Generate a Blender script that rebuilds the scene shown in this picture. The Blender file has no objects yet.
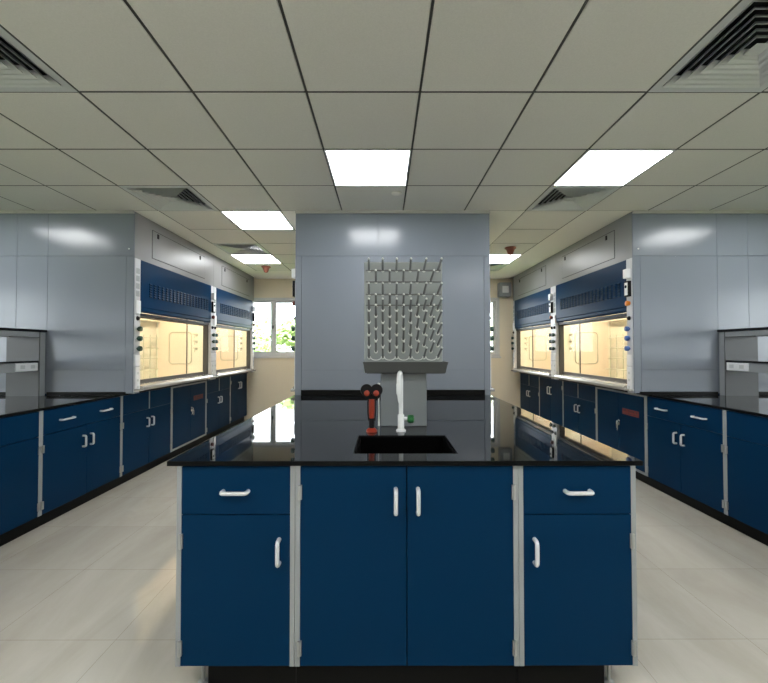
import bpy, bmesh, math, random
from mathutils import Vector, Matrix
random.seed(4)
C = bpy.context.scene.collection
PI = math.pi
DZ = 0.03            # everything is drawn with the floor at -DZ, then lifted

# ------------------------------------------------------------------ materials
def mat(name, col, rough=0.5, metal=0.0, spec=0.5, coat=0.0, emit=None, es=0.0, nscale=None, namt=0.0, bump=0.0, bscale=400, bdist=0.0005):
    m = bpy.data.materials.new(name); m.use_nodes = True
    nt = m.node_tree; b = nt.nodes['Principled BSDF']
    b.inputs['Base Color'].default_value = (*col, 1)
    b.inputs['Roughness'].default_value = rough
    b.inputs['Metallic'].default_value = metal
    b.inputs['Specular IOR Level'].default_value = spec
    b.inputs['Coat Weight'].default_value = coat
    b.inputs['Coat Roughness'].default_value = 0.05
    if emit:
        b.inputs['Emission Color'].default_value = (*emit, 1)
        b.inputs['Emission Strength'].default_value = es
    tc = nt.nodes.new('ShaderNodeTexCoord')
    if nscale:
        n = nt.nodes.new('ShaderNodeTexNoise'); n.inputs['Scale'].default_value = nscale; n.inputs['Detail'].default_value = 5
        r = nt.nodes.new('ShaderNodeMix'); r.data_type = 'RGBA'
        r.inputs[6].default_value = (*[c * (1 - namt) for c in col], 1)
        r.inputs[7].default_value = (*[min(1, c * (1 + namt)) for c in col], 1)
        nt.links.new(tc.outputs['Object'], n.inputs['Vector'])
        nt.links.new(n.outputs['Fac'], r.inputs[0]); nt.links.new(r.outputs[2], b.inputs['Base Color'])
    if bump:
        n2 = nt.nodes.new('ShaderNodeTexNoise'); n2.inputs['Scale'].default_value = bscale
        bp = nt.nodes.new('ShaderNodeBump'); bp.inputs['Strength'].default_value = bump; bp.inputs['Distance'].default_value = bdist
        nt.links.new(tc.outputs['Object'], n2.inputs['Vector'])
        nt.links.new(n2.outputs['Fac'], bp.inputs['Height']); nt.links.new(bp.outputs['Normal'], b.inputs['Normal'])
    return m

M = {}
M['blue'] = mat('blue_powder_coat', (0.0018, 0.026, 0.074), 0.34, spec=0.05, nscale=3, namt=0.05, bump=0.05, bscale=220)
M['blue_end'] = mat('blue_powder_coat_dark', (0.0022, 0.023, 0.062), 0.33, spec=0.1)
M['frame'] = mat('light_grey_steel_frame', (0.3, 0.32, 0.33), 0.38, spec=0.5)
M['black'] = mat('black_plinth', (0.004, 0.004, 0.004), 0.45, spec=0.12)
M['granite'] = mat('polished_black_granite', (0.006, 0.007, 0.008), 0.03, spec=0.36, nscale=180, namt=0.3)
M['sink'] = mat('black_resin_sink', (0.0015, 0.0015, 0.0015), 0.8, spec=0.03)
M['panel'] = mat('grey_cladding', (0.18, 0.203, 0.243), 0.2, spec=0.5, nscale=1.2, namt=0.05, bump=0.1, bscale=6, bdist=0.002)
M['fascia'] = mat('hood_grey_steel', (0.2, 0.2, 0.205), 0.36, spec=0.5, bump=0.08, bscale=6, bdist=0.002)
M['jamb'] = mat('hood_jamb_steel', (0.05, 0.05, 0.052), 0.4)
M['lip'] = mat('dark_blue_lip', (0.012, 0.02, 0.035), 0.4, spec=0.2)
M['post'] = mat('hood_post_light', (0.5, 0.51, 0.54), 0.35)
M['plate'] = mat('white_plastic', (0.75, 0.76, 0.78), 0.35)
M['dark'] = mat('dark_plastic', (0.006, 0.006, 0.007), 0.45, spec=0.15)
M['trim'] = mat('ceiling_trim', (0.4, 0.39, 0.37), 0.6)
M['edge'] = mat('honed_granite_edge', (0.004, 0.0045, 0.005), 0.4, spec=0.08)
M['gridbar'] = mat('grid_bar', (0.05, 0.05, 0.047), 0.6)
M['gknob'] = mat('dark_green_knob', (0.01, 0.045, 0.03), 0.35)
M['bknob'] = mat('blue_knob', (0.05, 0.12, 0.35), 0.35)
M['oknob'] = mat('orange_knob', (0.65, 0.2, 0.02), 0.35)
M['handle'] = mat('satin_handle', (0.72, 0.74, 0.77), 0.3, metal=0.35)
M['rknob'] = mat('dark_red_knob', (0.12, 0.02, 0.015), 0.4)
M['chrome'] = mat('chrome', (0.75, 0.76, 0.77), 0.15, metal=1.0)
M['hinge'] = mat('steel_hinge', (0.42, 0.43, 0.43), 0.35, metal=0.6)
M['sill'] = mat('hood_sill_steel', (0.42, 0.41, 0.39), 0.25, metal=0.4)
M['bar'] = mat('sash_bar', (0.12, 0.12, 0.12), 0.3, metal=0.4)
M['liner'] = mat('hood_liner_cream', (0.82, 0.78, 0.68), 0.5)
M['liner_pink'] = mat('hood_side_panel_buff', (0.8, 0.68, 0.57), 0.5)
M['mould'] = mat('hood_moulding', (0.55, 0.52, 0.42), 0.4)
M['rod'] = mat('lattice_rod', (0.6, 0.6, 0.5), 0.35, metal=0.2)
M['wall'] = mat('beige_paint', (0.8, 0.72, 0.57), 0.7, nscale=2, namt=0.03)
M['gypsum'] = mat('ceiling_gypsum', (0.8, 0.78, 0.74), 0.8)
M['alu'] = mat('white_window_frame', (0.62, 0.62, 0.62), 0.4)
M['vent'] = mat('vent_aluminium', (0.55, 0.57, 0.58), 0.4)
M['red'] = mat('faded_red_label', (0.16, 0.008, 0.01), 0.5)
M['redtext'] = mat('red_label_marks', (0.06, 0.006, 0.012), 0.5)
M['ered'] = mat('orange_red_plastic', (0.32, 0.042, 0.02), 0.35, spec=0.3)
M['detector'] = mat('detector_terracotta', (0.27, 0.09, 0.06), 0.5)
M['white'] = mat('white_epoxy', (0.8, 0.82, 0.84), 0.25)
M['green'] = mat('green_lever', (0.01, 0.12, 0.03), 0.35)
M['board'] = mat('rack_board_grey', (0.30, 0.33, 0.335), 0.45)
M['peg'] = mat('rack_peg', (0.15, 0.16, 0.165), 0.4)
M['pegtip'] = mat('rack_peg_tip', (0.75, 0.78, 0.76), 0.4)
M['tray'] = mat('rack_tray', (0.035, 0.04, 0.042), 0.4)
M['column'] = mat('rack_column', (0.2, 0.22, 0.24), 0.4)
M['rackgrey'] = mat('reagent_rack_grey', (0.27, 0.285, 0.295), 0.4)
M['rackend'] = mat('reagent_rack_end', (0.055, 0.058, 0.062), 0.4)
M['acbox'] = mat('wall_box_grey', (0.3, 0.32, 0.34), 0.4)
M['leaf'] = mat('leaf', (0.3, 0.4, 0.16), 0.6, nscale=1.5, namt=0.5)
M['bark'] = mat('bark', (0.18, 0.14, 0.1), 0.8)
M['grass'] = mat('grass', (0.2, 0.3, 0.1), 0.9)
M['backing'] = mat('ceiling_void', (0.03, 0.03, 0.03), 0.9)

def tile_mat():
    m = mat('ceiling_tile', (0.62, 0.61, 0.615), 0.75, bump=0.12, bscale=260, bdist=0.001)
    nt = m.node_tree; b = nt.nodes['Principled BSDF']
    tc = nt.nodes['Texture Coordinate']
    n = nt.nodes.new('ShaderNodeTexNoise'); n.inputs['Scale'].default_value = 150; n.inputs['Detail'].default_value = 6
    r = nt.nodes.new('ShaderNodeMapRange'); r.inputs[1].default_value = 0.3; r.inputs[2].default_value = 0.7; r.inputs[3].default_value = 0.95; r.inputs[4].default_value = 1.03
    mx = nt.nodes.new('ShaderNodeMix'); mx.data_type = 'RGBA'; mx.blend_type = 'MULTIPLY'; mx.inputs[0].default_value = 1
    mx.inputs[6].default_value = (0.68, 0.665, 0.635, 1)
    nt.links.new(tc.outputs['Object'], n.inputs['Vector']); nt.links.new(n.outputs['Fac'], r.inputs[0]); nt.links.new(r.outputs[0], mx.inputs[7])
    nt.links.new(mx.outputs[2], b.inputs['Base Color'])
    return m
M['tile'] = tile_mat()

def floor_mat():
    m = mat('polished_vitrified_tile', (0.6, 0.53, 0.44), 0.028, spec=0.8)
    nt = m.node_tree; b = nt.nodes['Principled BSDF']; tc = nt.nodes['Texture Coordinate']
    mp = nt.nodes.new('ShaderNodeMapping'); mp.inputs['Location'].default_value = (0.07, -0.107, 0)
    nt.links.new(tc.outputs['Object'], mp.inputs['Vector'])
    br = nt.nodes.new('ShaderNodeTexBrick'); br.offset = 0; br.squash = 1
    br.inputs['Scale'].default_value = 1; br.inputs['Brick Width'].default_value = 0.6; br.inputs['Row Height'].default_value = 0.6
    br.inputs['Mortar Size'].default_value = 0.0011; br.inputs['Mortar Smooth'].default_value = 0.2; br.inputs['Bias'].default_value = 0
    br.inputs['Color1'].default_value = (0.94, 0.94, 0.94, 1); br.inputs['Color2'].default_value = (1, 1, 1, 1); br.inputs['Mortar'].default_value = (0.55, 0.52, 0.48, 1)
    nt.links.new(mp.outputs[0], br.inputs['Vector'])
    mp2 = nt.nodes.new('ShaderNodeMapping'); mp2.inputs['Rotation'].default_value = (0, 0, 0.15); mp2.inputs['Scale'].default_value = (2.2, 0.6, 1)
    nt.links.new(tc.outputs['Object'], mp2.inputs['Vector'])
    n = nt.nodes.new('ShaderNodeTexNoise'); n.inputs['Scale'].default_value = 1.7; n.inputs['Detail'].default_value = 7; n.inputs['Roughness'].default_value = 0.6; n.inputs['Distortion'].default_value = 0.6
    nt.links.new(mp2.outputs[0], n.inputs['Vector'])
    cr = nt.nodes.new('ShaderNodeValToRGB')
    e = cr.color_ramp.elements
    e[0].position = 0.3; e[0].color = FLOOR_A; e[1].position = 0.7; e[1].color = FLOOR_B
    nt.links.new(n.outputs['Fac'], cr.inputs[0])
    mx = nt.nodes.new('ShaderNodeMix'); mx.data_type = 'RGBA'; mx.blend_type = 'MULTIPLY'; mx.inputs[0].default_value = 1
    nt.links.new(cr.outputs[0], mx.inputs[6]); nt.links.new(br.outputs['Color'], mx.inputs[7]); nt.links.new(mx.outputs[2], b.inputs['Base Color'])
    return m
FLOOR_A = (0.46, 0.425, 0.36, 1); FLOOR_B = (0.57, 0.54, 0.475, 1)
M['floor'] = floor_mat()

def glass_mat(name, tint, rf):
    m = bpy.data.materials.new(name); m.use_nodes = True; nt = m.node_tree; nt.nodes.clear()
    o = nt.nodes.new('ShaderNodeOutputMaterial'); t = nt.nodes.new('ShaderNodeBsdfTransparent'); t.inputs[0].default_value = (*tint, 1)
    g = nt.nodes.new('ShaderNodeBsdfGlossy'); g.inputs['Roughness'].default_value = 0.02
    f = nt.nodes.new('ShaderNodeFresnel'); f.inputs[0].default_value = 1.3
    mu = nt.nodes.new('ShaderNodeMath'); mu.operation = 'MULTIPLY'; mu.inputs[1].default_value = rf
    x = nt.nodes.new('ShaderNodeMixShader')
    nt.links.new(f.outputs[0], mu.inputs[0]); nt.links.new(mu.outputs[0], x.inputs[0]); nt.links.new(t.outputs[0], x.inputs[1]); nt.links.new(g.outputs[0], x.inputs[2]); nt.links.new(x.outputs[0], o.inputs[0])
    return m
M['glass'] = glass_mat('sash_glass', (0.97, 0.98, 0.96), 0.04)
M['winglass'] = glass_mat('window_glass', (0.95, 0.97, 0.97), 0.8)
LAMP = 13.0
M['lamp'] = mat('ceiling_light_diffuser', (0.9, 0.9, 0.9), 0.4, emit=(0.97, 0.99, 1.0), es=LAMP)
M['hoodlamp'] = mat('hood_lamp', (0.9, 0.85, 0.7), 0.4, emit=(1.0, 0.85, 0.6), es=36.0)
M['screen'] = mat('control_display', (0.02, 0.03, 0.05), 0.15)

# ------------------------------------------------------------------ mesh helpers
class MB:
    def __init__(self): self.bm = bmesh.new()
    def box(self, x0, x1, y0, y1, z0, z1):
        v = [self.bm.verts.new(p) for p in ((x0,y0,z0),(x1,y0,z0),(x1,y1,z0),(x0,y1,z0),(x0,y0,z1),(x1,y0,z1),(x1,y1,z1),(x0,y1,z1))]
        for f in ((3,2,1,0),(4,5,6,7),(0,1,5,4),(1,2,6,5),(2,3,7,6),(3,0,4,7)): self.bm.faces.new([v[i] for i in f])
        return self
    def prism(self, pts, axis, a0, a1):
        """extrude a closed 2D outline along axis ('x','y','z')"""
        def mk(p, a):
            return {'x': (a, p[0], p[1]), 'y': (p[0], a, p[1]), 'z': (p[0], p[1], a)}[axis]
        A = [self.bm.verts.new(mk(p, a0)) for p in pts]; B = [self.bm.verts.new(mk(p, a1)) for p in pts]
        n = len(pts)
        self.bm.faces.new(A[::-1]); self.bm.faces.new(B)
        for i in range(n): self.bm.faces.new((A[i], A[(i+1)%n], B[(i+1)%n], B[i]))
        return self
    def tube(self, pts, r, n=10, close=False, sx=1.0, caps=True):
        pts = [Vector(p) for p in pts]; rs = r if isinstance(r, (list, tuple)) else [r]*len(pts)
        rings = []; N = len(pts)
        prev = None
        for i, p in enumerate(pts):
            if close: d = pts[(i+1)%N] - pts[i-1]
            else: d = pts[min(i+1, N-1)] - pts[max(i-1, 0)]
            d.normalize()
            if prev is None:
                u = d.orthogonal().normalized()
            else:
                u = (prev - d*prev.dot(d)).normalized()
            prev = u; w = d.cross(u)
            rings.append([self.bm.verts.new(p + u*math.cos(2*PI*k/n)*rs[i] + w*math.sin(2*PI*k/n)*rs[i]*sx) for k in range(n)])
        R = range(N if close else N-1)
        for i in R:
            a, b = rings[i], rings[(i+1)%N]
            for k in range(n): self.bm.faces.new((a[k], a[(k+1)%n], b[(k+1)%n], b[k]))
        if not close and caps:
            self.bm.faces.new(rings[0][::-1]); self.bm.faces.new(rings[-1])
        return self
    def lathe(self, c, prof, axis=(0,0,1), n=20):
        """prof: list of (dist along axis, radius)"""
        ax = Vector(axis).normalized(); c = Vector(c)
        return self.tube([c + ax*a for a, r in prof], [max(r, 1e-4) for a, r in prof], n)
    def build(self, name, m, parent=None, bevel=0, smooth=False, seg=2):
        bmesh.ops.recalc_face_normals(self.bm, faces=self.bm.faces)
        me = bpy.data.meshes.new(name); self.bm.to_mesh(me); self.bm.free()
        me.materials.append(M[m] if isinstance(m, str) else m)
        if smooth:
            me.polygons.foreach_set('use_smooth', [True]*len(me.polygons))
            try: me.set_sharp_from_angle(angle=math.radians(40))
            except Exception: pass
        o = bpy.data.objects.new(name, me); C.objects.link(o)
        if parent: o.parent = parent
        if bevel:
            b = o.modifiers.new('bevel', 'BEVEL'); b.width = bevel; b.segments = seg; b.limit_method = 'ANGLE'; b.angle_limit = math.radians(50)
        return o
def bx(name, m, p, *b, bevel=0): return MB().box(*b).build(name, m, p, bevel)
def thing(name, label, cat, loc=(0,0,0), rz=0, group=None):
    o = bpy.data.objects.new(name, None); C.objects.link(o); o.empty_display_size = 0.1
    o.location = loc; o.rotation_euler = (0,0,rz); o['label'] = label; o['category'] = cat
    if group: o['group'] = group
    return o
def tag(o, label, cat, group=None):
    o['label'] = label; o['category'] = cat
    if group: o['group'] = group
    return o
def struct(o): o['kind'] = 'structure'; return o
def dup(root, loc, rz=None, label=None):
    r = root.copy(); C.objects.link(r); r.location = loc
    if rz is not None: r.rotation_euler = (0,0,rz)
    if label: r['label'] = label
    for ch in list(root.children):
        c = ch.copy(); C.objects.link(c); c.parent = r
        for g in list(ch.children):
            d = g.copy(); C.objects.link(d); d.parent = c
    return r

# ------------------------------------------------------------------ room shell
ZC = 1.35 + 1.3526          # ceiling (before lift)
WX, YB, YF = 6.3, 7.65, -3.6
X0, Y0 = 0.194, 2.0675      # ceiling grid origin
YP = Y0 + 1.8               # front plane of the enclosures
XL, XR = -2.44, 2.445       # faces of side hoods
CL, CR = -0.862, 1.044      # faces of the centre enclosure

struct(bx('floor', 'floor', None, -WX-.2, WX+.2, YF-.2, YB+.2, -DZ-.12, -DZ))
SW = [(-2.9, -.5), (.1, 2.5)]      # added side-wall openings, out of view, for daylight on the ceiling; along y
def side_wall(name, x0, x1):
    mb = MB(); za, zb_ = .95, 2.35
    mb.box(x0, x1, YF-.2, YB+.2, -DZ, za); mb.box(x0, x1, YF-.2, YB+.2, zb_, ZC+.3)
    ys = [YF-.2] + [v for p in SW for v in p] + [YB+.2]
    for k in range(0, len(ys), 2): mb.box(x0, x1, ys[k], ys[k+1], za, zb_)
    struct(mb.build(name, 'wall'))
side_wall('wall_left', -WX-.2, -WX); side_wall('wall_right', WX, WX+.2)
def added_side_window(n, x, y0, y1):
    root = bpy.data.objects.new('window_%d' % n, None); C.objects.link(root); struct(root)  # unseen window added to brighten the ceiling, numbered on from the back-wall ones
    z0, z1, t = .95, 2.35, .055; xa, xb = x-.03, x+.03
    f = MB(); f.box(xa, xb, y0, y1, z0, z0+t); f.box(xa, xb, y0, y1, z1-t, z1)
    for y in (y0, (y0+y1)/2-t/2, y1-t): f.box(xa, xb, y, y+t, z0+t, z1-t)
    f.build('window_frame', 'alu', root); bx('pane', 'winglass', root, x-.002, x+.002, y0+t, y1-t, z0+t, z1-t)
n_ = 3
for x in (-WX-.08, WX+.08):
    for a, b in SW: added_side_window(n_, x, a, b); n_ += 1
struct(bx('wall_front', 'wall', None, -WX, WX, YF-.2, YF, -DZ, ZC+.3))

# back wall with two window openings, one mesh
W1 = (-2.74, -1.52, 1.20, 2.335); W2 = (0.9, 2.24, 1.20, 2.335)
w = MB(); d = (YB, YB+.2)
zf, zt = -DZ, ZC+.3
w.box(-WX, WX, *d, zf, W1[2]); w.box(-WX, WX, *d, W1[3], zt)
w.box(-WX, W1[0], *d, W1[2], W1[3]); w.box(W1[1], W2[0], *d, W1[2], W1[3]); w.box(W2[1], WX, *d, W1[2], W1[3])
struct(w.build('wall_back', 'wall'))
def window(n, W):
    x0, x1, z0, z1 = W
    root = bpy.data.objects.new('window_%d' % n, None); C.objects.link(root); struct(root)
    f = MB(); t = 0.055; y = (YB-.02, YB+.07)
    f.box(x0, x1, *y, z0, z0+t); f.box(x0, x1, *y, z1-t, z1); f.box(x0, x0+t, *y, z0+t, z1-t); f.box(x1-t, x1, *y, z0+t, z1-t)
    f.build('window_frame', 'alu', root, 0.004)
    xm = (x0+x1)/2
    for a, b, yy in ((x0+t, xm+.058, YB+.01), (xm-.058, x1-t, YB+.035)):
        s = MB(); q = 0.042; yq = (yy, yy+.02)
        s.box(a, b, *yq, z0+t, z0+t+q); s.box(a, b, *yq, z1-t-q, z1-t); s.box(a, a+q+.02, *yq, z0+t+q, z1-t-q); s.box(b-q-.02, b, *yq, z0+t+q, z1-t-q)
        so = s.build('window_sash', 'alu', root, 0.003)
        bx('pane', 'winglass', so, a+q, b-q, yy+.008, yy+.012, z0+t+q-.01, z1-t-q+.01)
    bx('window_sill', 'alu', root, x0-.02, x1+.02, YB-.05, YB+.01, z0-.03, z0, bevel=.004)
    bx('catch', 'dark', root, xm-.01, xm+.01, YB-.012, YB+.01, 1.74, 1.8)
    return root
window(1, W1); window(2, W2)
# skirting
struct(bx('baseboard_back', 'black', None, CR+.02, XR, YB-.012, YB, -DZ, .07))
struct(bx('baseboard_left', 'black', None, -WX, -WX+.012, YF, YB, -DZ, .07))
struct(bx('baseboard_right', 'black', None, WX-.012, WX, YF, YB, -DZ, .07))

# --- ceiling tiles (a single surface), lights and vents take their cells
lights = {  # (i,j) lower-left cell corner = X0+.6i, Y0+.6j
  (-1,1): 'square ceiling light straight above the island sink, in front of the grey enclosure',
  (2,1): 'ceiling light right of the centre light, at the same distance, next to a grille',
  (-3,3): 'ceiling light left of the grey centre enclosure, nearer one of the two over that aisle',
  (-4,6): 'far ceiling light over the left aisle, just beyond a small air grille',
  (2,6): 'ceiling light half hidden behind the right edge of the centre enclosure',
  (-7,1): 'ceiling light above the left bench, outside the left edge of the view',
  (5,1): 'ceiling light above the right bench, outside the right edge of the view',
  (-4,-4): 'ceiling light behind the viewpoint on the left', (-1,-4): 'ceiling light behind the viewpoint in the middle', (2,-4): 'ceiling light behind the viewpoint on the right',
  (-7,-4): 'ceiling light behind the viewpoint far left', (5,-4): 'ceiling light behind the viewpoint far right',
  (-1,-8): 'ceiling light at the room end behind the viewpoint'}
vents = {
  (-4,-1): 'large square air diffuser at the top left corner, cut by the frame',
  (2,-1): 'large square air diffuser at the top right corner, cut by the frame',
  (-4,2): 'square air diffuser in front of the left fume hoods',
  (2,2): 'square air diffuser just behind the right-hand ceiling light',
  (-4,5): 'small distant air diffuser over the left aisle between two lights',
  (2,7): 'farthest air diffuser over the right aisle behind the half hidden light'}
def open_front(i, j):
    """is this grid cell part of the ceiling grid"""
    x = X0+.6*i; y = Y0+.6*j
    if x < -WX-.1 or x+.6 > WX+.3: return False
    if y+.6 <= YP+.01: return y >= YF-.1
    if y+.6 > Y0+4.8+.01: return False
    return (-2.21 < x < -1.1) or (1.39 < x < 1.9)
t = MB(); g = .005
for i in range(-12, 12):
    for j in range(-10, 9):
        if not open_front(i, j) or (i, j) in lights or (i, j) in vents: continue
        x = X0+.6*i; y = Y0+.6*j
        # bevelled tile
        a = [(x+g, y+g), (x+.6-g, y+g), (x+.6-g, y+.6-g), (x+g, y+.6-g)]; s = .005
        bl = [(x+g+s, y+g+s), (x+.6-g-s, y+g+s), (x+.6-g-s, y+.6-g-s), (x+g+s, y+.6-g-s)]
        A = [t.bm.verts.new((*p, ZC+.006)) for p in a]; B = [t.bm.verts.new((*p, ZC)) for p in bl]
        A2 = [t.bm.verts.new((*p, ZC+.012)) for p in a]
        t.bm.faces.new(B)
        for k in range(4):
            t.bm.faces.new((A[k], A[(k+1)%4], B[(k+1)%4], B[k])); t.bm.faces.new((A2[k], A2[(k+1)%4], A[(k+1)%4], A[k]))
t.bm.normal_update()
ct = t.build('ceiling', 'tile'); struct(ct)
m_ = MB().box(-WX, WX, YF, YB, ZC+.08, ZC+.2)
o = m_.build('backing', 'backing', ct)
ye_ = Y0+4.8
b_ = MB()      # T-bar grid seen as dark lines
for i in range(-11, 12):
    x = X0+.6*i; b_.box(x-.0055, x+.0055, YF, YP, ZC+.0015, ZC+.02)
for j in range(-9, 4):
    y = Y0+.6*j; b_.box(-WX, WX, y-.0055, y+.0055, ZC+.0015, ZC+.0205)
for x in (-2.206, -1.606, -1.006, 1.394, 1.994): b_.box(x-.0055, x+.0055, YP, ye_, ZC+.0015, ZC+.02)
for j in range(4, 9):
    y = Y0+.6*j
    for a, b in ((-2.206, -1.006), (1.394, 1.994)): b_.box(a, b, y-.0055, y+.0055, ZC+.0015, ZC+.0205)
b_.build('grid_bar', 'gridbar', ct)
gb = MB()      # plain plasterboard borders over the aisles
ye = Y0+4.8
for a, b in ((-WX, -4.38), (4.38, WX), (XL-.02, -2.206), (-1.006, CL+.02), (CR-.02, 1.394), (1.994, XR+.02)): gb.box(a+.002, b-.002, YP, YB, ZC, ZC+.03)
for a, b in ((-2.206, -1.006), (1.394, 1.994)): gb.box(a, b, ye+.003, YB, ZC, ZC+.03)
gb.build('ceiling_border', 'gypsum', ct)

def ceiling_light(x, y, label):
    r = thing('ceiling_light', label, 'ceiling light', (x, y, ZC), 0, 'square ceiling light panels')
    f = MB(); t = .012
    f.box(.004,.596,.004,.004+t,-.003,.02); f.box(.004,.596,.596-t,.596,-.003,.02); f.box(.004,.004+t,.004+t,.596-t,-.003,.02); f.box(.596-t,.596,.004+t,.596-t,-.003,.02)
    f.build('light_frame', 'white', r)
    bx('diffuser', 'lamp', r, .016,.584,.016,.584,.0,.01)
    return r
l0 = None
for (i, j), lab in lights.items():
    p = (X0+.6*i, Y0+.6*j, ZC)
    if l0 is None: l0 = ceiling_light(p[0], p[1], lab)
    else: dup(l0, p, label=lab)
def ceiling_vent(x, y, label):
    r = thing('air_diffuser', label, 'air vent', (x+.3, y+.3, ZC), 0, 'square ceiling air diffusers')
    def ring(mb, ro, zo, ri, zi, th):
        vs = []
        for rr, z in ((ro, zo), (ri, zi), (ri, zi+th), (ro, zo+th)):
            vs.append([mb.bm.verts.new(p) for p in ((-rr,-rr,z),(rr,-rr,z),(rr,rr,z),(-rr,rr,z))])
        for a in range(4):
            A, B = vs[a], vs[(a+1)%4]
            for k in range(4): mb.bm.faces.new((A[k], A[(k+1)%4], B[(k+1)%4], B[k]))
    m1 = MB(); ring(m1, .297, 0.0, .255, .0, .006); m1.build('vent_frame', 'vent', r)
    bx('duct_box', 'dark', r, -.26,.26,-.26,.26,.065,.07)
    for k in range(6):
        ro = .255 - k*.036
        m2 = MB(); ring(m2, ro-.010, .004, ro-.034, .034, .0015); ring(m2, ro-.001, -.005, ro-.011, .0035, .0015); m2.build('louvre_ring', 'vent', r)
    m3 = MB().box(-.035,.035,-.035,.035,.0,.003); m3.build('centre_plate', 'vent', r)
    return r
v0 = None
for (i, j), lab in vents.items():
    p = (X0+.6*i+.3, Y0+.6*j+.3, ZC)
    if v0 is None: v0 = ceiling_vent(X0+.6*i, Y0+.6*j, lab)
    else: dup(v0, p, label=lab)

def detector(x, y, lab):
    r = thing('fire_detector', lab, 'detector', (x, y, ZC), 0, 'orange-red cone detectors under the ceiling')
    MB().lathe((0,0,0), [(0,.075),(-.012,.075),(-.022,.062)], n=24).build('base', 'detector', r, smooth=True)
    MB().lathe((0,0,0), [(-.02,.058),(-.05,.046),(-.085,.034),(-.1,.018),(-.104,.004)], n=24).build('sensor_cone', 'detector', r, smooth=True)
detector(-1.93, 6.5, 'orange-red cone detector hanging beyond the far left ceiling light')
detector(1.70, 5.28, 'orange-red cone detector hanging beside the right edge of the centre enclosure')
def spk(x, y, lab):
    tag(MB().lathe((x,y,ZC), [(.004,.045),(-.006,.045),(-.012,.03),(-.013,.0)], n=24).build('ceiling_sprinkler', 'gypsum', smooth=True), lab, 'sprinkler cover', 'round cream discs on the ceiling')
spk(.115, 3.42, 'small round cream disc on the tile behind the centre light')
spk(3.45, 3.05, 'small round cream disc on a tile near the right edge of the view')

# ------------------------------------------------------------------ base cabinets
def bar_handle(parent, x, z, vertical, L=.096, y=0.0):
    """D-shaped pull: local front face at y, bar stands proud towards -y"""
    h = L/2; pr = .03
    prof = []
    for s in (-1, 1):
        pts = [(s*h, 0), (s*h, -.018)]
        for k in range(1, 4):
            a = k/3*PI/2; pts.append((s*(h-.012*(1-math.cos(a))*1.0), -.018-.012*math.sin(a)))
        prof.append(pts)
    path = prof[0] + prof[1][::-1]
    if vertical: pts = [(x, y+b, z+a) for a, b in path]
    else: pts = [(x+a, y+b, z) for a, b in path]
    mb = MB(); mb.tube(pts, .0085, 12)
    return mb.build('handle', 'handle', parent, smooth=True)
def hinge(parent, x, z):
    mb = MB(); mb.box(x-.008, x+.008, -.026, -.018, z-.029, z+.029); mb.tube([(x, -.026, z-.03), (x, -.026, z+.03)], .004, 8)
    return mb.build('hinge', 'hinge', parent)
ZB, ZT = .075, .88
T = .018    # stile width
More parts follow.
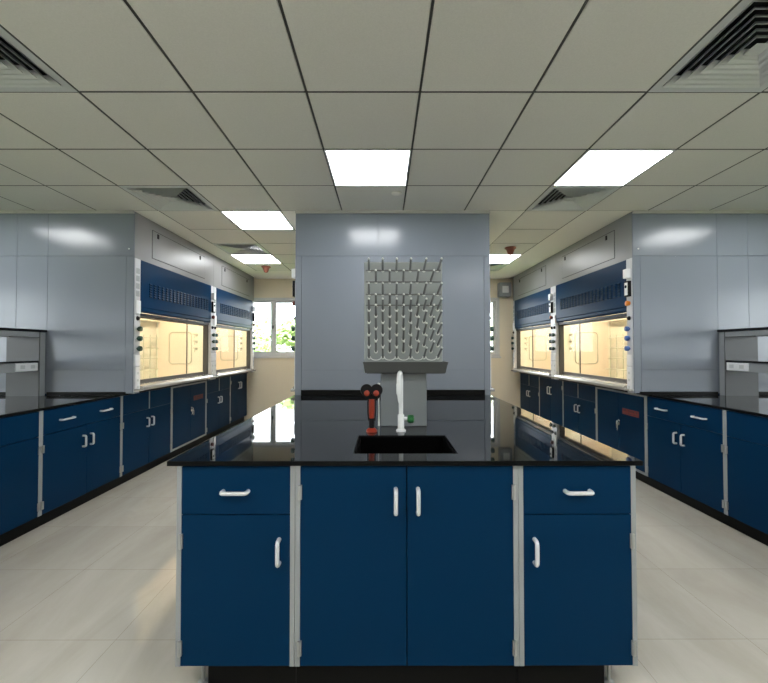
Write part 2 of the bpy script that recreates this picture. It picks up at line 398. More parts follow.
def unit(loc, rz, w, depth, kind, label, cat='cabinet', kx=(0.0, 0.0), group=None, side='l', kick=.055, st=T):
    """front face of doors at local y = -.018; body begins at y=0"""
    r = thing('base_cabinet', label, cat, loc, rz, group)
    b = MB()
    if kind == 'tall_doors':
        b.box(.002, .02, .0, depth, ZB+.005, ZT-.002); b.box(w-.02, w-.002, .0, depth, ZB+.005, ZT-.002); b.box(.02, w-.02, .0, depth, ZB+.005, ZB+.023); b.box(.02, w-.02, depth-.01, depth, ZB+.023, ZT-.002)
    else: b.box(.002, w-.002, .0, depth, ZB+.005, ZT-.002)
    b.build('carcass', 'blue_end', r)
    bx('stile', 'frame', r, 0, st, -.018, .02, ZB, ZT, bevel=.0015); bx('stile', 'frame', r, w-st, w, -.018, .02, ZB, ZT, bevel=.0015)
    if kind == 'framed':
        bx('rail', 'frame', r, st, w-st, -.018, .02, ZB, .10, bevel=.0015); bx('rail', 'frame', r, st, w-st, -.018, .02, .86, ZT, bevel=.0015)
    bx('toe_kick', 'black', r, kx[0], w-kx[1], kick-.018, kick, -DZ, ZB+.005)
    gp = .002; f0, f1 = -.018, 0.0
    def door(a, b, z0, z1, hside, hz, hl=.093):
        d = bx('door', 'blue', r, a+gp, b-gp, f0, f1, z0+gp, z1-gp, bevel=.0025)
        hx = b-.045 if hside == 'r' else a+.045
        bar_handle(d, hx, hz, True, hl, f0)
        ex = a+.001 if hside == 'r' else b-.001
        hinge(d, ex, z0+.075); hinge(d, ex, z1-.105)
        return d
    xm = w/2
    if kind == 'drawer_door':
        dr = bx('drawer', 'blue', r, st+gp-.002, w-st-gp+.002, f0, f1, .68+gp, ZT-.006, bevel=.0025)
        bar_handle(dr, xm, .775, False, .1, f0)
        door(st-.002, w-st+.002, ZB, .68, 'r' if side == 'l' else 'l', .535)
    elif kind == 'two_handle_drawer':
        dr = bx('drawer', 'blue', r, st+gp-.002, w-st-gp+.002, f0, f1, .683+gp, ZT-.006, bevel=.0025)
        bar_handle(dr, w*.255, .776, False, .13, f0); bar_handle(dr, w*.745, .776, False, .13, f0)
        door(st-.002, xm, ZB, .683, 'r', .548); door(xm, w-st+.002, ZB, .683, 'l', .548)
    elif kind == 'tall_doors':
        door(st-.002, xm, ZB, ZT-.004, 'r', .737); door(xm, w-st+.002, ZB, ZT-.004, 'l', .737)
    elif kind == 'mullion':
        for a, b in ((st, xm-.008), (xm+.008, w-st)): bx('upper_panel', 'blue', r, a+.001, b-.001, f0, f1, .683, ZT-.004, bevel=.002)
        bx('mullion', 'frame', r, xm-.008, xm+.008, f0-.002, .01, .683, ZT)
        door(st-.002, xm, ZB, .683, 'r', .54); door(xm, w-st+.002, ZB, .683, 'l', .54)
    elif kind == 'plain_high':
        door(st-.002, xm, ZB, ZT-.004, 'r', .69, .11); door(xm, w-st+.002, ZB, ZT-.004, 'l', .69, .11)
    elif kind == 'framed':
        for k, (a, b) in enumerate(((st, xm), (xm, w-st))):
            d = bx('door', 'blue', r, a+gp, b-gp, f0-.002, f1, .10+gp, .86-gp, bevel=.0025)
            if k == SIGN_SIDE[0]:
                s = bx('warning_label', 'red', d, (a+b)/2-.14, (a+b)/2+.14, f0-.004, f0-.0015, .637, .70)
                mk = MB()
                for row, (z0, n) in enumerate(((.672, 9), (.646, 13))):
                    for q in range(n):
                        ww = .24/n; xx = (a+b)/2-.12+q*ww
                        if (q*7+row*3) % 5 != 4: mk.box(xx+.002, xx+ww-.003, f0-.005, f0-.003, z0, z0+(.018 if row == 0 else .012))
                mk.build('lettering', 'redtext', s)
        lx = xm+.015 if SIGN_SIDE[0] == 1 else xm-.015
        lk = MB(); lk.box(lx-.014, lx+.014, -.03, -.02, .50, .56); lk.build('lock_plate', 'chrome', r, .003)
        lv = MB(); lv.lathe((lx, -.03, .54), [(0,.012),(-.016,.011),(-.02,.006)], axis=(0,1,0), n=14)
        lv.tube([(lx, -.045, .545), (lx+.012, -.05, .50), (lx+.014, -.05, .445)], [.007,.0075,.006], 10)
        lv.tube([(lx-.012, -.03, .46), (lx-.012, -.045, .47), (lx-.012, -.045, .53), (lx-.012, -.03, .54)], .005, 8)
        lv.build('lock_handle', 'chrome', r, smooth=True)
    return r
SIGN_SIDE = [1]
XDL, XDR = -2.62, 2.63
DD = .018
def lunit(y0, y1, kind, label, **k): return unit((XDL-DD, y0, 0), PI/2, y1-y0, .55, kind, label, **k)
def runit(y0, y1, kind, label, **k): return unit((XDR+DD, y1, 0), -PI/2, y1-y0, .55, kind, label, **k)
GL, GR = 'blue base cabinets along the left side', 'blue base cabinets along the right side'
lunit(1.20, 2.125, 'two_handle_drawer', 'blue left bench cabinet nearest the viewpoint, outside the frame', group=GL)
lunit(2.125, 3.05, 'drawer_door', 'blue drawer cabinet cut by the left edge of the view, under the black bench', group=GL, side='r')
lunit(3.05, 3.985, 'two_handle_drawer', 'blue cabinet under the left bench with a wide two-handled drawer over two doors', group=GL)
lunit(3.985, 4.92, 'mullion', 'blue two-door cabinet under the nearest left fume hood, between bench and red-labelled cabinet', group=GL)
SIGN_SIDE[0] = 1
lunit(4.92, 5.88, 'framed', 'light-framed blue cabinet with red label and chrome latch under the left hoods', group=GL, st=.03)
lunit(5.88, 6.80, 'mullion', 'blue two-door cabinet just beyond the red-labelled one on the left', group=GL)
lunit(6.80, 7.635, 'plain_high', 'blue two-door cabinet at the far end of the left row by the window wall', group=GL)
runit(1.20, 2.13, 'two_handle_drawer', 'blue right bench cabinet nearest the viewpoint, outside the frame', group=GR)
runit(2.13, 3.065, 'drawer_door', 'blue drawer cabinet cut by the right edge of the view, under the black bench', group=GR, side='l')
runit(3.065, 3.98, 'two_handle_drawer', 'blue cabinet under the right bench with a wide two-handled drawer over two doors', group=GR)
SIGN_SIDE[0] = 1
runit(3.98, 4.91, 'framed', 'light-framed blue cabinet with dark red label and chrome latch under the right hoods', group=GR, st=.028)
runit(4.91, 5.82, 'mullion', 'blue two-door cabinet just beyond the red-labelled one on the right', group=GR)
runit(5.82, 6.70, 'plain_high', 'blue two-door cabinet with high handles, third from the near end under the right hoods', group=GR)
runit(6.70, 7.635, 'mullion', 'blue two-door cabinet at the far end of the right row by the wall', group=GR)
# back-to-back rows on the far side of the two benches
for s, xd, lab in ((-1, -4.28, 'left'), (1, 4.285, 'right')):
    for k, y0 in enumerate((1.2, 2.09, 2.98)):
        w_ = .885
        if s < 0: unit((xd+DD, y0+w_, 0), -PI/2, w_, .5, 'two_handle_drawer', 'blue cabinet on the hidden far side of the %s bench, %s' % (lab, ('near end', 'middle', 'far end')[k]), group='cabinets on the hidden sides of the benches')
        else: unit((xd-DD, y0, 0), PI/2, w_, .5, 'two_handle_drawer', 'blue cabinet on the hidden far side of the %s bench, %s' % (lab, ('near end', 'middle', 'far end')[k]), group='cabinets on the hidden sides of the benches')

# island
IY = 1.614
GI = 'blue base cabinets of the centre island'
def iunit(x0, x1, kind, label, **k): return unit((x0, IY+DD, 0), 0, x1-x0, .52, kind, label, group=GI, **k)
iunit(-.836, -.3575, 'drawer_door', 'blue island cabinet on the left of the sink doors, one drawer over one door', kx=(.12, 0), side='l', kick=.03, st=.020)
iunit(-.3565, .545, 'tall_doors', 'wide blue island cabinet with two tall doors below the sink', kick=.03, st=.020)
iunit(.546, 1.022, 'drawer_door', 'blue island cabinet on the right of the sink doors, one drawer over one door', kx=(0, .12), side='r', kick=.03, st=.020)
for k, (a, b) in enumerate(((2.17, 3.015), (3.02, 3.865))):
    nm = ('nearer', 'farther')[k]
    unit((CL+.04, b, 0), -PI/2, b-a, .6, 'two_handle_drawer', 'blue island side cabinet facing the left aisle, %s one' % nm, group=GI)
    unit((CR-.04, a, 0), PI/2, b-a, .6, 'two_handle_drawer', 'blue island side cabinet facing the right aisle, %s one' % nm, group=GI)
# levelling feet at the island corners
for x, lab in ((-.745, 'left'), (.932, 'right')):
    tag(MB().lathe((x, 1.665, -DZ), [(0,.022),(.006,.022),(.012,.007),(.104,.007)], n=16).build('levelling_foot', 'hinge', smooth=True), 'chrome screw foot under the %s corner of the island' % lab, 'foot')

# worktops
def slab(name, x0, x1, y0, y1, hole=None, label=''):
    xs = [x0, x1]; ys = [y0, y1]
    mb = MB(); bm = mb.bm
    if hole: xs = [x0, hole[0], hole[1], x1]; ys = [y0, hole[2], hole[3], y1]
    zt, zb = .9, .88
    V = {}
    def vv(i, j, z):
        if (i, j, z) not in V: V[(i, j, z)] = bm.verts.new((xs[i], ys[j], z))
        return V[(i, j, z)]
    cells = [(i, j) for i in range(len(xs)-1) for j in range(len(ys)-1) if not (hole and i == 1 and j == 1)]
    for i, j in cells:
        bm.faces.new([vv(i,j,zt), vv(i+1,j,zt), vv(i+1,j+1,zt), vv(i,j+1,zt)])
        bm.faces.new([vv(i,j,zb), vv(i,j+1,zb), vv(i+1,j+1,zb), vv(i+1,j,zb)])
        for (di, dj, e) in ((0,-1,((i,j),(i+1,j))), (1,0,((i+1,j),(i+1,j+1))), (0,1,((i+1,j+1),(i,j+1))), (-1,0,((i,j+1),(i,j)))):
            if (i+di, j+dj) not in cells:
                a, b = e; bm.faces.new([vv(*a,zb), vv(*b,zb), vv(*b,zt), vv(*a,zt)])
    o = mb.build(name, 'granite', bevel=.003, seg=3)
    o.data.materials.append(M['edge'])
    for p in o.data.polygons:
        if abs(p.normal.z) < .5: p.material_index = 1
    return tag(o, label, 'worktop')
SX0, SX1, SY0, SY1 = -.128, .318, 1.712, 2.065
slab('island_worktop', -.868, 1.042, 1.596, YP-.003, (SX0, SX1, SY0, SY1), 'polished black granite worktop of the centre island with sink cutout')
slab('bench_worktop', -4.30, -2.605, 1.18, YP-.003, None, 'polished black granite worktop of the left bench')
slab('bench_worktop', 2.615, 4.30, 1.18, YP-.003, None, 'polished black granite worktop of the right bench')
slab('hood_worktop', -3.2, -2.605, YP+.014, 7.64, None, 'narrow black granite slab on the cabinets under the left fume hoods')
slab('hood_worktop', 2.615, 3.2, YP+.014, 7.64, None, 'narrow black granite slab on the cabinets under the right fume hoods')

sk = MB(); s_ = .012; zb = .66
a, b, c, d_ = SX0+.001, SX1-.001, SY0+.001, SY1-.001
sk.box(a, b, c, c+s_, zb, .894); sk.box(a, b, d_-s_, d_, zb, .894); sk.box(a, a+s_, c+s_, d_-s_, zb, .894); sk.box(b-s_, b, c+s_, d_-s_, zb, .894); sk.box(a, b, c, d_, zb-.01, zb)
sink = thing('sink', 'matt black rectangular sink sunk in the island worktop', 'sink')
sk.build('basin', 'sink', sink, .003)
MB().lathe(((a+b)/2, (c+d_)/2, zb), [(0,.03),(.003,.028),(.004,.01)], n=20).build('drain', 'dark', sink, smooth=True)

# eyewash
e = thing('eyewash_station', 'orange-red hand-held double-head eyewash with black cups left of the tap', 'eyewash', (-.064, 2.165, .9))
MB().lathe((0,0,0), [(0,.03),(.008,.03),(.014,.024),(.02,.017)], n=24).build('base', 'ered', e, smooth=True)
MB().lathe((0,0,0), [(.018,.0145),(.06,.0145),(.075,.0145)], n=20).build('grip', 'dark', e, smooth=True)
MB().lathe((0,0,0), [(.073,.0145),(.11,.016),(.16,.017),(.19,.0165)], n=20).build('stem', 'ered', e, smooth=True)
lv = MB(); lv.tube([(.0165,-.006,.06),(.02,-.008,.1),(.021,-.008,.16),(.016,-.004,.185)], .0035, 8); lv.tube([(-.0165,-.006,.06),(-.02,-.008,.1),(-.021,-.008,.16),(-.016,-.004,.185)], .0035, 8); lv.build('lever', 'dark', e, smooth=True)
hd = MB(); hd.prism([(-.036,.178),(.036,.178),(.05,.2),(.03,.225),(-.03,.225),(-.05,.2)], 'y', -.018, .02)
for s in (-1, 1): hd.lathe((s*.027, .012, .222), [(0,.02),(-.012,.031),(-.036,.0335),(-.042,.031)], axis=(0,1,-.15), n=24)
hh = hd.build('spray_head', 'dark', e, smooth=True)
for s in (-1, 1): MB().lathe((s*.025, -.028, .211), [(0,.001),(-.001,.0155),(-.004,.0155),(-.007,.009)], axis=(0,1,-.15), n=20).build('nozzle', 'ered', hh, smooth=True)

# tap
tp = thing('laboratory_tap', 'white gooseneck laboratory tap with green lever behind the island sink', 'tap', (.096, 2.177, .9))
MB().lathe((0,0,0), [(0,.027),(.006,.027),(.012,.021),(.014,.018),(.088,.018),(.092,.0155)], n=24).build('body', 'white', tp, smooth=True)
pts = [(0,0,.088),(0,0,.28)] + [(-.0, -.0-.04*(1-math.cos(k*PI/6)), .28+.04*math.sin(k*PI/6)) for k in range(1, 7)]
pts = [(p[0]-.014*max(0, -p[1])/.08, p[1], p[2]) for p in pts] + [(-.014, -.08, .27)]
MB().tube(pts, .0125, 14).build('spout', 'white', tp, smooth=True)
MB().tube([(-.014,-.08,.275),(-.014,-.08,.262),(-.014,-.08,.215),(-.013,-.08,.205),(-.011,-.08,.172),(-.011,-.08,.165)], [.011,.0145,.0145,.011,.008,.006], 14).build('nozzle', 'white', tp, smooth=True)
MB().lathe((0,0,.068), [(.012,.010),(.036,.010)], axis=(1,0,0), n=14).build('valve', 'white', tp, smooth=True)
MB().lathe((0,0,.066), [(.034,.012),(.038,.021),(.05,.024),(.066,.022),(.072,.015)], axis=(1,0,.0), n=7).build('lever', 'green', tp, bevel=.002)

# drying rack
dr = thing('drying_rack', 'grey wall-type glassware drying rack of angled pegs on a column behind the tap', 'drying rack', (.118, 2.315, .9))
bx('column', 'column', dr, -.134, .134, .0, .10, 0, .31, bevel=.004)
bx('board', 'board', dr, -.232, .232, .03, .055, .31, .965, bevel=.003)
lg = MB()
for z in (.915, .847, .773, .708): lg.box(-.222, .222, .018, .031, z-.005, z+.002)
lg.build('ledge', 'peg', dr, .001)
rows = [(.915, 6), (.847, 5), (.773, 6), (.708, 5)] + [(.682-.0354*k, 6 if k % 2 == 0 else 5) for k in range(9)]
for z, n in rows:
    for k in range(n):
        x = -.2025 + k*.081 if n == 6 else -.162 + k*.081
        q = max(0, x-.02)*.045
        mb = MB(); mb.tube([(x, .031, z), (x, .022, z+.004), (x+q, -.004, z+.030), (x+2*q, -.028, z+.056)], [.0085,.0072,.0064,.0058], 8)
        pg = mb.build('peg', 'peg', dr, smooth=True)
        MB().lathe((x+2*q, -.027, z+.0555), [(0,.0062),(.004,.0066),(.008,.004)], axis=(q,-.024,.026), n=10).build('peg_tip', 'pegtip', pg, smooth=True)
        MB().lathe((x, .029, z-.001), [(0,.011),(-.004,.010),(-.007,.004)], axis=(0,1,0), n=10).build('peg_collar', 'pegtip', pg, smooth=True)
sc = MB()
for k in range(5):
    cx = -.162 + k*.081
    sc.tube([(cx+.033*math.cos(a*PI/8), .0, .405-.022*math.sin(a*PI/8)) for a in range(9)], .003, 6)
    sc.box(cx-.003, cx+.003, .0, .03, .381, .386)
sc.build('bottle_rest', 'pegtip', dr, smooth=True)
tr = MB(); q = .0635
tr.prism([(-.235,.312+q),(-.224,.312+q),(-.205,.256+q),(.22,.256+q),(.239,.312+q),(.25,.312+q),(.228,.246+q),(-.212,.246+q)], 'y', -.075, .055)
tr.prism([(-.232,.312+q),(-.222,.25+q),(.232,.25+q),(.247,.312+q)], 'y', -.08, -.074)
tr.build('drip_tray', 'tray', dr)
MB().tube([(-.144, .01, .0), (-.144, .01, .06), (-.146, .01, .2), (-.144,.01,.25)], [.006,.004,.004,.008], 8).build('drain_tube', 'pegtip', dr, smooth=True)

# reagent racks on the two benches
def reagent_rack(x0, x1, label, inner):
    """inner = +1 when the aisle side is +x"""
    r = thing('reagent_rack', label, 'bench rack', ((x0+x1)/2, 1.3, .9), 0)
    hw = (x1-x0)/2; L = YP-.004-1.3
    for y in (0, L-.075):
        w_ = .06 if y == 0 or y > 2 else .05
        mb = MB()
        mb.box(-hw, -hw+.035, y+.012, y+.07, 0, .61); mb.box(hw-.035, hw, y+.012, y+.07, 0, .61)
        u = mb.build('upright', 'rackgrey', r, .002)
        yy = y+.001
        bx('end_panel', 'rackend', u, -hw+.001, hw-.001, yy, yy+.0105, 0, .61)
    bx('top_shelf', 'granite', r, -hw-.012, hw+.012, -.02, L, .612, .634, bevel=.002)
    mb = MB(); mb.box(-hw+.002, -hw+.022, .06, L-.07, .565, .611); mb.box(hw-.022, hw-.002, .06, L-.07, .565, .611); mb.build('top_rail', 'rackgrey', r)
    bx('lower_shelf', 'granite', r, -hw+.005, hw-.005, .01, L-.02, .322, .338, bevel=.002)
    rw = MB(); rw.box(-hw+.02, hw-.02, .06, L-.07, .24, .321); rr = rw.build('service_raceway', 'rackgrey', r)
    xa = hw-.021
    for yy in (.5, 1.5, L-.3):
        so = bx('socket_plate', 'plate', rr, inner*xa, inner*(xa+.01), yy, yy+.235, .245, .318) if inner > 0 else bx('socket_plate', 'plate', rr, -(xa+.01), -xa, yy, yy+.235, .245, .318)
    return r
def sockets():
    pass
rkL = reagent_rack(-3.60, -3.285, 'grey two-tier reagent rack with black shelves standing on the left bench', 1)
rkR = reagent_rack(3.27, 3.585, 'grey two-tier reagent rack with black shelves standing on the right bench', -1)
for rk, s in ((rkL, 1), (rkR, -1)):
    for ch in list(rk.children):
        if ch.name.startswith('service_raceway'):
            for pl in list(ch.children):
                if pl.name.startswith('socket_plate'):
                    xs = [v.co.x for v in pl.data.vertices]; ys = [v.co.y for v in pl.data.vertices]
                    xf = max(xs) if s > 0 else min(xs); y0 = min(ys)
                    mb = MB()
                    for q in (.045, .15):
                        mb.box(min(xf, xf+s*.002), max(xf, xf+s*.002), y0+q, y0+q+.045, .265, .30)
                    mb.build('socket_face', 'vent', ch)

# ------------------------------------------------------------------ enclosures (grey cladding between ceiling and benches)
def enclosure(x0, x1, xseams_low, xseams_up, label, zlow=.915, side=0):
    r = thing('service_enclosure', label, 'enclosure', (0, 0, 0))
    g2 = .0015; y0, y1 = YP, YP+.012
    xs = [x0] + xseams_low + [x1]
    for i in range(len(xs)-1):
        a, b = xs[i], xs[i+1]
        if b-a > .5: 
            bx('cladding_panel', 'panel', r, a+g2, b-g2, y0, y1, zlow, 1.144-g2, bevel=.001); bx('cladding_panel', 'panel', r, a+g2, b-g2, y0, y1, 1.144+g2, 2.259-g2, bevel=.001)
        else: bx('cladding_panel', 'panel', r, a+g2, b-g2, y0, y1, zlow, 2.259-g2, bevel=.001)
    xs = [x0] + xseams_up + [x1]
    for i in range(len(xs)-1): bx('cladding_panel', 'panel', r, xs[i]+g2, xs[i+1]-g2, y0, y1, 2.259+g2, ZC-.004, bevel=.001)
    bx('ceiling_trim', 'trim', r, x0, x1, YP-.02, YP+.001, ZC-.026, ZC-.0005)
    return r
eL = enclosure(-4.40, XL, [-3.9, -3.585, -3.282, -2.516], [-3.9, -3.585, -3.282], 'grey steel cladding wall behind the left bench, rising to the ceiling')
eR = enclosure(XR, 4.40, [2.516, 3.272, 3.577, 3.9], [3.272, 3.577, 3.9], 'grey steel cladding wall behind the right bench, rising to the ceiling')
eC = enclosure(CL, CR, [-.80, .985], [-.053], 'grey steel cladding tower at the far end of the centre island', zlow=.95)
for r, a, b in ((eL, -4.3, -3.625), (eL, -3.262, -2.505), (eR, 2.495, 3.248), (eR, 3.61, 4.3), (eC, -.80, .985)):
    bx('black_upstand', 'black', r, a, b, YP-.02, YP-.002, .901, .951 if r is eC else .932, bevel=.002)
bx('corner_post', 'panel', eC, CL, -.80, YP, YP+.012, -DZ, .949); bx('corner_post', 'panel', eC, .985, CR, YP, YP+.012, -DZ, .949)
bx('rear_cladding', 'panel', eL, -4.40, -3.34, YP+.02, 7.47, .915, ZC-.004)
bx('rear_cladding', 'panel', eR, 3.345, 4.40, YP+.02, 7.47, .915, ZC-.004)
for r, a, b in ((eL, -4.30, -3.22), (eR, 3.22, 4.30)): bx('plinth', 'blue_end', r, a, b, YP+.02, 7.47, -DZ, .914)
bx('core', 'panel', eC, CL+.05, CR-.05, YP+.02, 7.45, -DZ, .895)
for s, x in ((-1, XL-.02), (1, XR+.02)):
    pass
for x, lab in ((-2.49, 'left'), (2.50, 'right')):
    mb = MB(); mb.lathe((x, YP, 2.33), [(0,.007),(-.004,.007),(-.006,.004)], axis=(0,1,0), n=12)
    mb.build('fixing_cap', 'pegtip', eL if x < 0 else eR, smooth=True)

# ------------------------------------------------------------------ fume hoods
def fume_hood(loc, rz, w, depth, knobs, label, group):
    r = thing('fume_hood', label, 'fume hood', loc, rz, group)
    P = .088
    zb, z_open0, z_open1, z_blue0, z_blue1 = .915, 1.0, 1.69, 1.715, 2.245
    # outer skin
    sh = MB()
    sh.box(0, w, depth-.02, depth, zb, ZC-.004); sh.box(0, .008, .03, depth-.02, zb, ZC-.004); sh.box(w-.008, w, .03, depth-.02, zb, ZC-.004)
    sh.build('casing', 'panel', r)
    # top fascia + access panel
    bx('fascia', 'fascia', r, 0, w, 0, .03, z_blue1, ZC-.004)
    ap = bx('access_panel', 'fascia', r, .29, 1.51, -.004, .0, 2.31, 2.60, bevel=.002)
    gp = MB(); 
    gp.box(.284, .29, -.001, .001, 2.304, 2.606); gp.box(1.51, 1.516, -.001, .001, 2.304, 2.606); gp.box(.29, 1.51, -.001, .001, 2.304, 2.31); gp.box(.29, 1.51, -.001, .001, 2.60, 2.606)
    gp.build('panel_gap', 'dark', ap)
    for x in (.385, 1.37): bx('latch', 'dark', ap, x-.014, x+.014, -.012, -.004, 2.535, 2.585, bevel=.003)
    # blue ventilated panel
    bp = MB(); bp.prism([(0,z_blue1),(.03,z_blue1),(.03,z_blue0+.005),(.012,z_blue0),(.0,z_blue0+.02),(.0,z_blue0+.05),(-.006,z_blue0+.06),(-.006,z_blue1-.006)], 'x', P, w-P)
    bp = bp.build('louvred_panel', 'blue', r, .002)
    lo = MB(); n = 18
    xa, xb = P+.13, w-P-.08
    for i in range(n):
        x = xa + (xb-xa)*(i+.5)/n; hw = (xb-xa)/n*.28
        for k in range(6):
            z = 1.888 + k*.025
            lo.prism([(-.006, z), (-.016, z+.004), (-.006, z+.02)], 'x', x-hw, x+hw)
    lo.build('louvres', 'blue', bp)
    sl = MB()
    for i in range(n):
        x = xa + (xb-xa)*(i+.5)/n; hw = (xb-xa)/n*.28
        for k in range(6):
            z = 1.888 + k*.025
            sl.box(x-hw, x+hw, -.0075, -.005, z-.005, z)
    sl.build('louvre_slot', 'dark', bp)
    # under-lip
    bx('lip', 'lip', r, P, w-P, .02, .08, z_open1-.005, z_blue0-.002)
    # posts with fittings
    for s, x in ((0, 0.0), (1, w-P)):
        po = bx('side_post', 'post', r, x+.0005, x+P-.0005, -.004, .03, .912, z_blue1-.001, bevel=.002)
        xc = x+P/2
        bx('socket_strip', 'plate', po, xc-.036, xc+.036, -.014, -.004, .935, 1.17, bevel=.003); bx('socket_strip', 'plate', po, xc-.036, xc+.036, -.014, -.004, 1.18, 1.29, bevel=.003)
        mk = MB()
        for z in (.97, 1.04, 1.11): mk.lathe((xc, -.014, z), [(0,.014),(-.002,.014)], axis=(0,1,0), n=14)
        mk.build('socket_face', 'vent', po)
        for i, z in enumerate((1.547, 1.453, 1.352)):
            mb = MB(); mb.lathe((xc, -.004, z), [(0,.012),(-.012,.010),(-.014,.024),(-.03,.026),(-.042,.023),(-.045,.012)], axis=(0,1,0), n=16)
            mb.build('service_knob', knobs if s == 1 else 'gknob', po, smooth=True)
        MB().lathe((xc, -.004, 1.652), [(0,.022),(-.01,.02),(-.02,.012)], axis=(0,1,0), n=16).build('selector', 'dark', po, smooth=True)
        if s == 0:
            bx('switch_plate', 'plate', po, xc-.034, xc+.034, -.016, -.004, 1.70, 1.83, bevel=.003)
            lb = MB()
            for q in range(4): lb.box(xc-.028, xc+.028, -.0055, -.004, 1.87+q*.075, 1.925+q*.075)
            lb.build('notice_label', 'frame', po)
        else:
            bx('alarm_box', 'plate', po, xc-.034, xc+.03, -.045, -.004, 2.05, 2.14, bevel=.004)
            cb = bx('control_box', 'dark', po, xc-.032, xc+.036, -.032, -.004, 1.865, 2.02, bevel=.003)
            bx('control_face', 'plate', cb, xc-.026, xc+.022, -.036, -.032, 1.88, 2.005, bevel=.002)
            MB().lathe((xc-.002, -.036, 1.965), [(0,.016),(-.003,.015)], axis=(0,1,0), n=14).build('display', 'screen', cb)
            MB().lathe((xc, -.004, 1.80), [(0,.022),(-.012,.022),(-.016,.026),(-.028,.026),(-.034,.018)], axis=(0,1,0), n=18).build('emergency_button', 'oknob' if knobs == 'bknob' else 'rknob', po, smooth=True)
    # jambs (reveals)
    jb = MB(); jb.box(P-.001, P+.012, .03, .10, .93, z_open1); jb.box(w-P-.012, w-P+.001, .03, .10, .93, z_open1); jb.build('jamb', 'jamb', r)
    # sill
    si = MB(); si.prism([(-.045,.935),(-.045,.962),(-.03,.982),(.03,.99),(.10,.99),(.10,.93),(.0,.93)], 'x', P+.001, w-P-.001)
    si.prism([(-.045,.932),(-.045,.955),(-.005,.955),(-.005,.932)], 'x', .0, P); si.prism([(-.045,.932),(-.045,.955),(-.005,.955),(-.005,.932)], 'x', w-P, w)
    si.build('airfoil_sill', 'sill', r, .003)
    # sash
    sa = MB(); sa.box(P+.012, w-P-.012, .082, .102, .99, 1.03); sa.box(P+.012, w-P-.012, .082, .102, z_open1-.02, z_open1); sa.build('sash_rail', 'bar', r, .002)
    bx('sash_glass', 'glass', r, P+.012, w-P-.012, .090, .094, 1.03, z_open1-.02)
    # liner
    ya, yb = .11, depth-.06
    ln = MB(); ln.box(.06, w-.06, yb, yb+.02, .93, 2.2); ln.box(.05, .07, ya, yb, .93, 2.2); ln.box(w-.07, w-.05, ya, yb, .93, 2.2); ln.box(.05, w-.05, .03, yb+.02, 2.19, 2.21)
    ln.build('liner', 'liner', r)
    bx('work_surface', 'liner', r, .05, w-.05, .10, yb, .925, .945)
    for s, x in ((1, .07), (-1, w-.07)):
        ip = MB().box(min(x, x+s*.006), max(x, x+s*.006), .33, yb-.03, .96, 2.0).build('side_baffle', 'liner_pink', r)
        xx = x+s*.01; y0_, y1_, z0_, z1_, rr = .27, .585, 1.14, 1.585, .05
        pts = []
        for cx, cz, a0 in ((y1_-rr, z1_-rr, 0), (y0_+rr, z1_-rr, 90), (y0_+rr, z0_+rr, 180), (y1_-rr, z0_+rr, 270)):
            for k in range(7):
                a = math.radians(a0+15*k); pts.append((xx, cx+rr*math.cos(a), cz+rr*math.sin(a)))
        MB().tube(pts, .008, 8, close=True).build('moulding', 'mould', ip, smooth=True)
        MB().tube([(x+s*.012, .335, .945), (x+s*.012, .335, 2.15)], .008, 8).build('guide_rail', 'jamb', r, smooth=True)
        for z in (1.545, 1.45, 1.35):
            mb = MB(); mb.lathe((x, .20, z), [(0,.016),(s*.01,.016),(s*.012,.008),(s*.05,.008)], axis=(1,0,0), n=12)
            mb.tube([(x+s*.045, .17, z+.012), (x+s*.045, .23, z+.012)], .006, 8); mb.tube([(x+s*.045, .20, z), (x+s*.062, .20, z-.012), (x+s*.064, .20, z-.045)], .005, 8)
            mb.build('service_outlet', 'mould', r, smooth=True)
    # glassware lattice
    la = MB(); yl = yb-.06
    for z in (1.07, 1.22, 1.36, 1.50): la.tube([(.13, yl, z), (w-.13, yl, z)], .006, 8)
    k = 0
    x = .16
    while x < w-.12:
        la.tube([(x, yl+.008, .945), (x, yl+.008, 1.54)], .006, 8); x += .148
    for z in (1.07, 1.36):
        for x in (.2, .5, .8, 1.1, 1.4): la.tube([(x, yl, z), (x, yl-.09, z)], .005, 6)
    la.build('support_lattice', 'rod', r, smooth=True)
    bx('lamp_housing', 'liner', r, .12, w-.12, yb-.09, yb, 1.73, 1.77)
    bx('lamp', 'hoodlamp', r, .35, w-.35, .16, .27, 2.17, 2.188)
    return r
GH = 'fume hoods with blue louvred fronts'
HW = 1.8
hy = YP+.0135
fume_hood((XL, hy, 0), PI/2, HW, .83, 'gknob', 'nearer of the two blue-fronted fume hoods on the left, its interior lit yellow', GH)
fume_hood((XL, hy+HW+.002, 0), PI/2, HW-.03, .83, 'gknob', 'farther of the two blue-fronted fume hoods on the left, beside the window', GH)
fume_hood((XR, hy+HW, 0), -PI/2, HW, .83, 'bknob', 'nearer of the two blue-fronted fume hoods on the right, with blue knobs and orange button', GH)
fume_hood((XR, hy+2*HW+.002-.03, 0), -PI/2, HW-.03, .83, 'gknob', 'farther of the two blue-fronted fume hoods on the right, beside the wall box', GH)
DC = .93
fume_hood((CL, hy+HW, 0), -PI/2, HW, DC, 'gknob', 'fume hood on the left flank of the centre tower, nearer one, only its knobs showing', GH)
fume_hood((CL, hy+2*HW-.03+.002, 0), -PI/2, HW-.03, DC, 'gknob', 'fume hood on the left flank of the centre tower, farther one', GH)
fume_hood((CR, hy, 0), PI/2, HW, DC, 'gknob', 'fume hood on the right flank of the centre tower, nearer one, only its knobs showing', GH)
fume_hood((CR, hy+HW+.002, 0), PI/2, HW-.03, DC, 'gknob', 'fume hood on the right flank of the centre tower, farther one', GH)

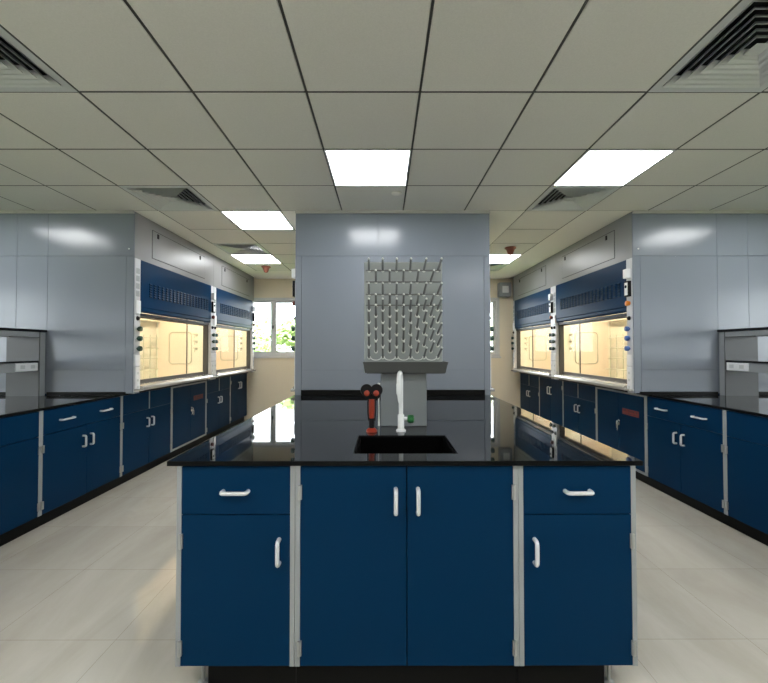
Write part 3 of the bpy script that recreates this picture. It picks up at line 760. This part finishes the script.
# wall box in the right far corner
wb = thing('wall_unit', 'grey wall-mounted box high in the far right corner above the right window', 'wall box', (2.32, YB, 2.34))
bx('housing', 'acbox', wb, -.115, .105, -.16, -.001, 0, .27, bevel=.008)
bx('front_panel', 'plate', wb, -.065, .055, -.165, -.16, .07, .2, bevel=.003)

# ------------------------------------------------------------------ outside
gd = bx('outdoor_ground', 'grass', None, -40, 40, -40, 60, -4.2, -4.0); struct(gd); gd.name = 'ground'
def tree(x, y, h, rr, lab, seed):
    rnd = random.Random(seed)
    r = thing('tree', lab, 'tree', (x, y, -4), 0, 'leafy trees outside the windows')
    MB().tube([(0,0,0),(.1,0,h*.4),(0,.1,h*.8)], [.16,.12,.05], 8).build('trunk', 'bark', r, smooth=True)
    mb = MB(); bm = mb.bm
    cl = [(rnd.uniform(-rr,rr)*.8, rnd.uniform(-rr,rr)*.8, h-rr*.35-rnd.random()**1.6*3.0) for _ in range(22)]
    for k in range(4200):
        c_ = rnd.choice(cl); q = Vector((rnd.gauss(0,1), rnd.gauss(0,1), rnd.gauss(0,1))).normalized()*rr*.42*rnd.random()**.4
        p = Vector(c_)+q; u = Vector((rnd.gauss(0,1), rnd.gauss(0,1), rnd.gauss(0,.6))).normalized(); v = u.orthogonal().normalized(); s = rnd.uniform(.04,.09)
        bm.faces.new([bm.verts.new(p-u*s*1.4), bm.verts.new(p-v*s*.6), bm.verts.new(p+u*s*1.4), bm.verts.new(p+v*s*.6)])
    me_o = mb.build('foliage', 'leaf', r)
tree(-5.3, 14.3, 6.5, 1.5, 'leafy green tree seen through the left pane of the left window', 1)
tree(-2.75, 12.0, 6.2, .95, 'leafy green tree seen through the right pane of the left window', 2)
tree(3.2, 15.0, 6.6, 1.5, 'leafy green tree outside the right window', 3)

# ------------------------------------------------------------------ lift everything
for o in list(C.objects):
    if o.parent is None: o.location.z += DZ

# ------------------------------------------------------------------ light
wd = bpy.data.worlds.new('sky'); bpy.context.scene.world = wd; wd.use_nodes = True
bg = wd.node_tree.nodes['Background']; bg.inputs[0].default_value = (0.92, 0.96, 1.0, 1); bg.inputs[1].default_value = 7.0
sun = bpy.data.lights.new('sun', 'SUN'); sun.energy = 14; sun.angle = .02; sun.color = (1, .96, .88)
so = bpy.data.objects.new('sun', sun); C.objects.link(so); so.rotation_euler = (math.radians(38), 0, math.radians(12))

# ------------------------------------------------------------------ camera
cam = bpy.data.cameras.new('camera'); co = bpy.data.objects.new('camera', cam); C.objects.link(co)
cam.sensor_fit = 'HORIZONTAL'; cam.sensor_width = 36; cam.lens = 396.4/768*36; cam.clip_start = .02
yw, pt, rl = 1.466e-3, .0183, -.00047
cy, sy, cp, sp, cr_, sr_ = math.cos(yw), math.sin(yw), math.cos(pt), math.sin(pt), math.cos(rl), math.sin(rl)
f = Vector((sy*cp, cy*cp, sp)); r0 = Vector((cy, -sy, 0)); u0 = r0.cross(f)
rx = r0*cr_ + u0*sr_; ux = -r0*sr_ + u0*cr_
co.matrix_world = Matrix(((rx.x, ux.x, -f.x, 0), (rx.y, ux.y, -f.y, 0), (rx.z, ux.z, -f.z, 1.35+DZ), (0,0,0,1)))
S = bpy.context.scene; S.camera = co
S.view_settings.view_transform = 'Standard'; S.view_settings.look = 'None'; S.view_settings.gamma = 1; S.view_settings.use_curve_mapping = False
S.view_settings.exposure = 0.57
